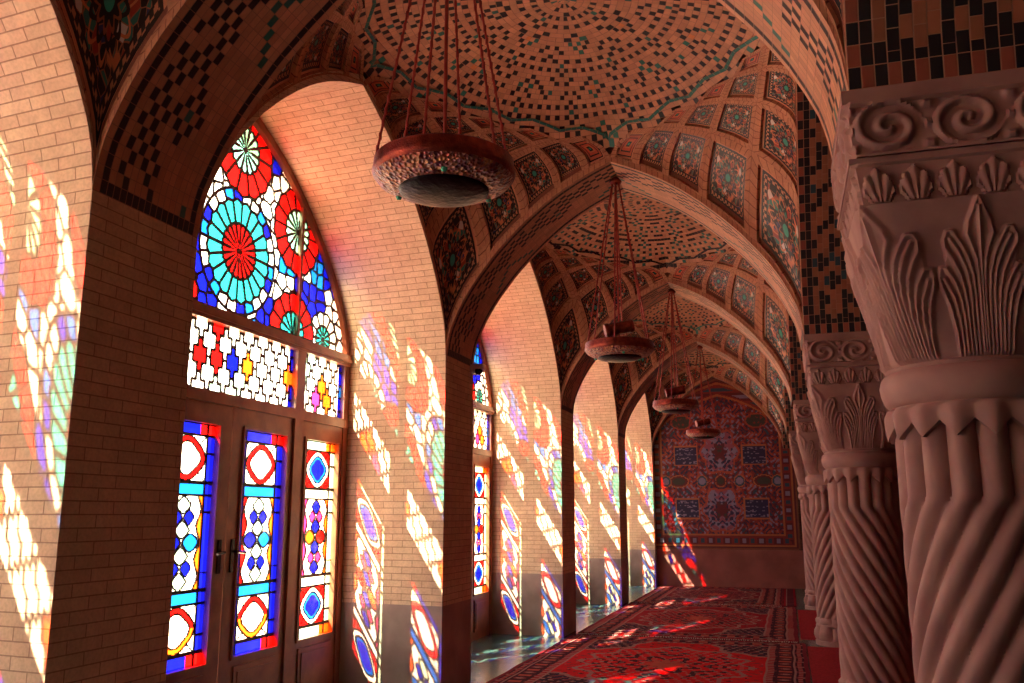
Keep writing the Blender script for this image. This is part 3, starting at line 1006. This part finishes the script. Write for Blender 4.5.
    def band(z0, z1, h0, h1, kind, rep):
        nz, nx = 26, 120
        for f_ in range(4):
            rows = []
            for i in range(nz + 1):
                t = i / nz; h = h0 + (h1 - h0) * t
                row = []
                for j in range(nx + 1):
                    s_ = j / nx * 2 - 1
                    x = s_ * h
                    cell = (s_ + 1) / 2 * rep; fx = (cell % 1) * 2 - 1
                    if kind == 'fan':
                        ph = math.atan2(fx, t + .25); r = math.hypot(fx, t + .25) / 1.15
                        H = (.45 + .55 * abs(math.cos(ph * 5.5))) if (r < .97 - .06 * abs(math.sin(ph * 5.5)) and t > .04 and abs(ph) < 1.0) else 0
                        if t > .93: H = .9
                        H *= .016
                    else:
                        dz = (t - .5) * 2; r = math.hypot(fx * 1.0, dz)
                        sg = 1 if int(cell) % 2 else -1
                        a_ = math.atan2(dz * sg, fx)
                        sp = math.cos(2 * PI * (r * 1.9) - a_)
                        H = max(0, sp) ** .5 if r < .92 else 0
                        if abs(dz) > .90: H = .9
                        ed = abs(fx)
                        if r >= .92 and abs(dz) < .9:
                            H = max(0, math.cos((ed - .95) * 12)) * max(0, math.cos(dz * 9)) 
                        H *= .020
                    edge = min(1, (1 - abs(s_)) / .02)
                    d = h + H * edge
                    p = (x, -d); 
                    for _ in range(f_): p = (-p[1], p[0])
                    row.append((p[0], p[1], z0 + (z1 - z0) * t))
                rows.append(row)
            ab.grid(rows)
    ab.box(-.36, .36, -.36, .36, 1.018, 1.035)
    band(1.03, 1.18, .345, .365, 'fan', 6)
    ab.box(-.385, .385, -.372, .372, 1.18, 1.20)
    band(1.20, 1.40, .365, .378, 'scroll', 3)
    ab.box(-.393, .393, -.384, .384, 1.40, ZS - .002)
    ab.build('abacus', M['column'], parent, smooth=True, ang=50)

cp = {}
lab = ['spiral stone column behind the viewpoint', 'nearest spiral-fluted stone column at the right edge, lotus capital above', 'second spiral-fluted stone column, its orange-lit shaft twisting the other way', 'third stone column, grey spiral shaft standing behind the second column', 'farthest full stone column, thin pale shaft by the end wall']
for k in range(0, 5):
    ch = 1 if k % 2 else -1
    y = pier_y(k) + TH / 2
    if ch not in cp:
        root = empty('stone_column', (0, 0, 0)); column_parts(root, ch); cp[ch] = root
    else: root = copy_tree(cp[ch])
    root.location = (xr(y) + .372 + .0048 * (y - 3.4), y, 0)
    root['kind'] = 'thing'
    tag(root, lab[k], 'column', 'carved stone columns of the arcade')
for o in list(bpy.data.objects):         # the empties stand on the floor
    if o.name.startswith('stone_column'):
        o.location.z = FL
        for ch in o.children: ch.location.z = -FL

# ================================================================== RUGS
RP = [(.26, .008, .014), (.46, .008, .012), (.045, .008, .014), (.012, .012, .03), (.27, .13, .11), (.15, .025, .03), (.34, .06, .04), (.16, .012, .02)]
RRED, RBR, RDK, RNV, RCR, RMD, ROR, RWN = range(8)
def rugfn(w, h, style):
    field = [RBR, RRED, RWN][style]
    def fn(X, Y):
        x = X - w / 2; y = Y - h / 2
        ax, ay = np.abs(x), np.abs(y)
        e = np.minimum(w / 2 - ax, h / 2 - ay)
        al = np.where(w / 2 - ax < h / 2 - ay, y, x)
        C = np.full(X.shape, field, int)
        # arabesque on the field
        f1 = np.sin(ax * 21 + 2.2 * np.sin(ay * 9)) * np.sin(ay * 19 + 2.0 * np.sin(ax * 11))
        f2 = np.sin(ax * 43 + ay * 17) * np.sin(ay * 39 - ax * 13)
        C[f1 > .80] = RDK
        C[(f1 < -.85)] = RMD
        C[(f2 > .88) & (f1 > .2)] = RCR
        # medallion
        m = np.hypot(ax / (w * .30), ay / (h * .30)); th = np.arctan2(ay, ax)
        mm = m - .07 * np.cos(th * 12)
        C[(mm < 1.0)] = np.where((f1 > .45)[mm < 1.0], RDK, field)
        C[(mm < 1.0) & (f2 > .5)] = RCR
        C[(mm > .94) & (mm < 1.0)] = RCR
        C[mm < .62] = np.where((np.sin(m * 24 + 2 * np.cos(th * 8)) > .35)[mm < .62], RDK, field)
        C[(mm < .62) & (f2 > .62)] = RCR
        C[mm < .22] = ROR
        # corner pieces
        cr = np.hypot((w / 2 - .42 - ax) / (w * .22), (h / 2 - .42 - ay) / (h * .2)); thc = np.arctan2(h / 2 - ay, w / 2 - ax)
        cc = cr - .06 * np.cos(thc * 16)
        C[cc < 1] = np.where((f1 > 0)[cc < 1], RDK, RNV); C[(cc < 1) & (f2 > .5)] = RCR; C[(cc < 1) & (f1 < -.5)] = RMD
        C[(cc > .92) & (cc < 1)] = RCR
        # borders
        C[e < .45] = RDK
        fl = np.sin(al * 19) * np.cos((e - .24) * 20)
        C[(e < .45) & (fl > .35)] = RMD
        C[(e < .45) & (fl > .75)] = RCR
        C[(e < .45) & (np.sin(al * 19) < -.6) & (np.abs(e - .24) < .06)] = ROR
        g = (e > .36) & (e < .42); C[g] = RRED; C[g & (np.sin(al * 60) > .3)] = RCR
        g = (e > .06) & (e < .12); C[g] = RRED; C[g & (np.sin(al * 60) > .3)] = RCR
        C[np.abs(e - .435) < .012] = RCR
        C[np.abs(e - .135) < .010] = RCR
        C[e < .045] = RWN
        return C
    return fn
def rug(name, x0, x1, y0, y1, style, label, res=.022, z=.012):
    w, h = x1 - x0, y1 - y0
    root = empty(name, (x0, y0, FL))
    mb = MB()
    ye, ze, C = raster(None, 0, w, 0, h, res, rugfn(w, h, style), None)
    wob = lambda x, y: (x + .006 * math.sin(y * 7), y + .010 * math.sin(x * 6 + style), z + .001 * math.sin(x * 9) * math.sin(y * 8))
    emit(mb, ye, ze, C, wob, lambda c: True, RP)
    # side thickness
    for a, b in (((0, 0), (w, 0)), ((w, 0), (w, h)), ((w, h), (0, h)), ((0, h), (0, 0))):
        nseg = 24
        for i in range(nseg):
            p = [(a[0] + (b[0] - a[0]) * t, a[1] + (b[1] - a[1]) * t) for t in (i / nseg, (i + 1) / nseg)]
            P0 = wob(*p[0]); P1 = wob(*p[1])
            mb.face([(P0[0], P0[1], 0), (P1[0], P1[1], 0), P1, P0], col=RP[RWN])
    mb.build('pile', M['rug'], root, weld=False)
    # fringe along both short ends
    for yy, s in ((0, -1), (h, 1)):
        fr = MB()
        for i in range(int(w / .022)):
            x = i * .022 + .005; L = .045 + .015 * float(hash2(i, style, 4)); sk = (float(hash2(i, 2, style)) - .5) * .02
            yb = yy + .010 * math.sin(x * 6 + style)
            fr.face([(x, yb, z * .7), (x + .012, yb, z * .7), (x + .009 + sk, yb + s * L, .003), (x + .003 + sk, yb + s * L, .003)], col=(.55, .42, .36))
        fr.build('fringe', M['rug'], root, weld=False)
    tag(root, label, 'rug', 'patterned rugs laid along the aisle')
rug('patterned_rug', -2.86, .13, 7.95, 12.14, 0, 'nearest patterned rug, bright red field with a dark medallion')
rug('patterned_rug', -2.84, .05, 12.30, 16.75, 1, 'middle patterned rug, dark crimson, lying between the nearest and farthest rugs', .026)
rug('patterned_rug', -2.84, -.16, 16.93, 20.85, 2, 'farthest patterned rug, wine red, reaching the end wall dado', .03)
rug('patterned_rug', -2.86, .13, 3.55, 7.80, 0, 'patterned red rug out of view before the nearest visible one, added to bounce red light', .04)  # unseen rug, added for the red light it bounces into the hall
mb = MB()
e_y = 3.9
for kk in (2, 3, 4):
    c_ = pier_y(kk) + TH / 2; cx_ = xr(c_) + .372 + .0048 * (c_ - 3.4)
    mb.box(.145 if kk < 4 else .08, XRR - .3, e_y, c_ - .34, FL, FL + .008)
    mb.box(cx_ + .34, XRR - .3, c_ - .34, c_ + .34, FL, FL + .008)
    if kk == 2: mb.box(.145, cx_ - .34, c_ - .34, c_ + .34, FL, FL + .008)
    e_y = c_ + .34
tag(mb.build('plain_carpet', M['red_carpet'], weld=False), 'plain red carpet laid under the second column', 'carpet')
mb = MB(); ye, ze, C = raster(None, 0, .22, 0, 3.8, .02, lambda X, Y: np.where(np.abs(X - .12) < .05, np.where(np.sin(Y * 22) > 0, RDK, RMD), np.where(np.abs(X - .12) < .07, RCR, RRED)), None)
emit(mb, ye, ze, C, lambda x, y: (x, y, .01), lambda c: True, RP)
for a, b in (((0, 0), (.22, 0)), ((.22, 0), (.22, 3.8)), ((.22, 3.8), (0, 3.8)), ((0, 3.8), (0, 0))): mb.face([(*a, 0), (*b, 0), (*b, .01), (*a, .01)], col=RP[RWN])
o = mb.build('striped_runner', M['rug'], weld=False); o.location = (-.15, 16.95, FL)
tag(o, 'narrow striped red runner beside the farthest rug, near the last columns', 'rug')

# ================================================================== END PANEL
PP = [(.20, .022, .022), (.32, .06, .035), (.015, .016, .06), (.20, .18, .28), (.015, .06, .10), (.36, .12, .045), (.10, .012, .02), (.24, .07, .11), (.035, .04, .035)]
def panelfn(X, Z):
    w2 = 1.62; x = X; ax = np.abs(x)
    zt = 1.92; zb = -.74
    top = zt + 1.17 * A(np.clip(1 - ax / w2, 0, 1))
    e = np.minimum(np.minimum(w2 - ax, Z - zb), (top - Z) * .8)
    al = np.where(w2 - ax < Z - zb, Z, x)
    z = Z - .72
    f1 = np.sin(ax * 18 + 2.6 * np.sin(z * 10)) * np.sin(z * 17 + 2.4 * np.sin(ax * 11))
    f2 = np.sin(ax * 29 + 2 * np.sin(z * 21)) * np.sin(z * 27 + 2 * np.sin(ax * 23))
    C = np.where(f1 > .25, 6, np.where(f1 < -.45, 1, 0))
    C[f2 > .55] = 3; C[(f2 < -.6)] = 2
    C[(f2 > .1) & (f1 > .6)] = 4
    # pink and violet medallions along the middle
    for cz, r0 in ((1.42, .42), (.10, .42)):
        m = np.hypot(x / r0, (Z - cz) / (r0 * 1.25)); th = np.arctan2(Z - cz, x)
        mm = m - .10 * np.cos(6 * th)
        k = mm < 1
        C[k] = np.where(f1 > 0, 7, 3)[k]; C[k & (f2 > .3)] = 2
        C[(mm > .9) & (mm < 1)] = 1
        C[(mm < .35)] = 6; C[(mm < .3) & (f2 > .2)] = 8
    for cx in (0, .42, .95, 1.25):
        for cz in (.75,):
            m = np.hypot((ax - cx) / (.13 if cx != .95 - .0 else .24), (Z - cz) / .14)
            C[m < 1] = 4 if cx in (.42, 1.25) else 6
            C[(m < .6)] = 3 if cx in (.42, 1.25) else 8
            C[(m > .85) & (m < 1)] = 5
    m = np.hypot((ax - .85) / .26, (Z - 2.12) / .17); C[m < 1] = 8; C[(m < 1) & (f2 > .3)] = 0; C[(m > .85) & (m < 1)] = 1
    # blue text-like rectangles with pale flecks
    for cz in (1.34, .13):
        k = (np.abs(ax - .77) < .28) & (np.abs(Z - cz) < .235)
        C[k] = 5
        k = (np.abs(ax - .77) < .25) & (np.abs(Z - cz) < .205)
        C[k] = 2
        fk = (hash2(np.floor(x / .035), np.floor(Z / .025), 5) > .72) & (np.abs(((Z - cz) % .1) - .05) < .032)
        C[k & fk] = 3
    # borders
    C[e < .30] = 0
    fl = np.sin(al * 17)
    C[(e < .30) & (np.abs(e - .17) < .07) & (fl > .0)] = 6
    C[(e < .30) & (np.abs(e - .17) < .05) & (fl > .75)] = 3
    C[(e < .30) & (np.abs(e - .17) < .05) & (fl < -.8)] = 4
    C[(np.abs(e - .285) < .02)] = 5
    C[(np.abs(e - .06) < .02)] = 5
    C[(e < .03)] = 6
    C[e < 0] = -1
    return C
mb = MB()
ye, ze, C = raster(None, -1.64, 1.64, -.75, 3.1, .02, panelfn, None)
emit(mb, ye, ze, C, lambda x, z: (x, 0, z), lambda c: c >= 0, PP)
root = mb.build('tile_panel', M['panel'], weld=False)
root.location = (-1.41, YE - .022, 0)
mb = MB()
pts = [(-1.62, -.74)] + [(-1.62 + 3.24 * t / 60, 0) for t in range(61)] + [(1.62, -.74)]
pts = [(-1.62, -.74)] + [(x, 1.92 + 1.17 * float(A(max(0, 1 - abs(x) / 1.62)))) for x in np.linspace(-1.62, 1.62, 61)] + [(1.62, -.74), (-1.62, -.74)]
for a, b in zip(pts[:-1], pts[1:]):
    n_ = Vector((b[0] - a[0], b[1] - a[1])).normalized(); nx, nz = n_[1] * -.035, n_[0] * .035
    mb.face([(a[0], -.02, a[1]), (b[0], -.02, b[1]), (b[0] + nx, -.02, b[1] + nz), (a[0] + nx, -.02, a[1] + nz)])
    mb.face([(a[0], .02, a[1]), (b[0], .02, b[1]), (b[0], -.02, b[1]), (a[0], -.02, a[1])])
    mb.face([(a[0] + nx, .02, a[1] + nz), (b[0] + nx, .02, b[1] + nz), (b[0] + nx, -.02, b[1] + nz), (a[0] + nx, -.02, a[1] + nz)])
mb.build('stone_rim', M['rib'], root, weld=False)
tag(root, 'arched panel of floral painted tiles with four blue rectangles on the end wall', 'tile panel')

# ================================================================== HANGING LAMPS
def lamp(parent, drum):
    b = MB()
    b.lathe([(.0, .055), (.20, .055), (.28, .06), (.302, .062), (.310, .055), (.313, .02), (.318, .0), (.313, -.012), (.305, -.02)], 64)
    b.build('rim', M['copper'], parent, smooth=True, ang=40)
    d = MB()
    d.lathe([(.305, -.02), (.302, -.026), (.29, -.040), (.265, -.055), (.235, -.066), (.21, -.073), (.195, -.076)], 64)
    d.build('dish', M['dish'], parent, smooth=True)
    g = MB()
    g.lathe([(.200, -.074), (.197, -.082), (.185, -.088), (.15, -.098), (.11, -.105), (.06, -.109), (.0, -.11)], 48)
    g.build('bowl', M['darkglass'], parent, smooth=True)
    for i in range(3):
        a = i * 2 * PI / 3 + .5
        h = MB(); h.lathe([(0, -.018), (.010, -.016), (.014, -.006), (.012, .006), (.0, .01)], 12)
        o = h.build('glass_stud', M['greenglass'], d_par(parent), smooth=True)
        o.location = (.235 * math.cos(a), .235 * math.sin(a), -.062)
    s = MB(); s.tube((0, 0, .05), (0, 0, TOP), .009)
    if drum:                                    # glass-ended barrel lying over the dish
        c = MB()
        c.lathe([(0, -.135), (.058, -.133), (.064, -.12), (.066, -.10), (.058, -.09), (.058, .09), (.066, .10), (.064, .12), (.058, .133), (0, .135)], 32)
        o = c.build('barrel', M['copper'], parent, smooth=True, ang=40)
        o.location = (-.0, 0, .20)
        o.rotation_euler = (0, math.radians(78), 0)
        for i in (-.07, .07): s.tube((i, 0, .055), (i, 0, .17), .006)
    s.build('stem', M['rod'], parent, weld=False)
    for i in range(6):
        a = i * PI / 3 + .22
        t = MB(); t.tube((.305 * math.cos(a), .305 * math.sin(a), .05), (.03 * math.cos(a), .03 * math.sin(a), TOP), .0055)
        n_ = 26
        for j in range(n_):                      # links threaded on the line
            f_ = (j + .5) / n_
            p = Vector((.305 * math.cos(a), .305 * math.sin(a), .05)).lerp(Vector((.03 * math.cos(a), .03 * math.sin(a), TOP)), f_)
            t.tube(p + Vector((0, 0, -.016)), p + Vector((0, 0, .016)), .0075, 6)
        t.build('chain', M['rod'], parent, weld=False)
    k_ = MB(); k_.lathe([(0, TOP - .03), (.05, TOP - .02), (.06, TOP), (.02, TOP + .05), (0, TOP + .06)], 20)
    k_.build('ceiling_hook', M['copper'], parent, smooth=True)
def d_par(parent): return parent
TOP = 1.62
q = N('hammered_dish')
vo = q.n('ShaderNodeTexVoronoi'); vo.inputs['Scale'].default_value = 55; q.l(q.obj(), vo.inputs['Vector'])
sp = q.n('ShaderNodeSeparateColor'); q.l(vo.outputs['Color'], sp.inputs[0])
c = q.ramp(sp.outputs[0], [(0, (.30, .04, .02)), (.3, (.45, .18, .07)), (.5, (.16, .02, .02)), (.75, (.35, .16, .12)), (.9, (.12, .02, .03))])
q.bump(vo.outputs['Distance'], .9, .02)
q.base(c, .28, .6); q.b.inputs['Metallic'].default_value = .3
M['dish'] = q.m
q = N('dark_glass_bowl')
q.bump(q.noise(30, 3), .5, .01)
q.base((.006, .002, .003), .3, .08); M['darkglass'] = q.m
q = N('green_glass_stud'); q.base((.04, .45, .25), .08, .8); M['greenglass'] = q.m
root0 = empty('hanging_lamp', (0, 0, 0)); lamp(root0, False)
root1 = empty('hanging_lamp', (0, 0, 0)); lamp(root1, True)
LL = ['nearest hanging copper lamp, its round dish seen from below', 'second hanging copper lamp, dish and red drum under long chains', 'third hanging copper lamp, smaller, between the second and the farthest', 'farthest hanging copper lamp, in front of the end wall panel']
for k in range(1, 5):
    o = root0 if k == 1 else root1 if k == 2 else copy_tree(root1)
    y = pier_y(k) + TH / 2
    x = -1.37 - .01 * (k - 1)
    o.location = (x, y, ZS + HT - TOP - .05)
    o.rotation_euler = (0, 0, (.4, .35, .25, .45)[k - 1])
    tag(o, LL[k - 1], 'lamp', 'hanging lamps under the arches')

# ================================================================== SMALL CAMERA on the second pier
root = empty('security_camera', (XL + .005, pier_y(2) + TH - .06, 1.42))
b = MB(); b.box(0, .03, -.05, .05, -.04, .04); b.build('bracket', M['white'], root)
b = MB(); b.box(.03, .13, -.045, .05, -.01, .045); b.tube((.06, -.05, .018), (.06, .12, .018), .035, 16)
b.build('housing', M['white'], root)
b = MB(); b.lathe([(.0, -.055), (.02, -.05), (.036, -.03), (.04, 0), (.04, .005)], 20); o = b.build('lens_dome', M['black'], root, smooth=True)
o.location = (.08, -.02, -.01)
tag(root, 'small white security camera with a black lens on the second pier', 'camera')
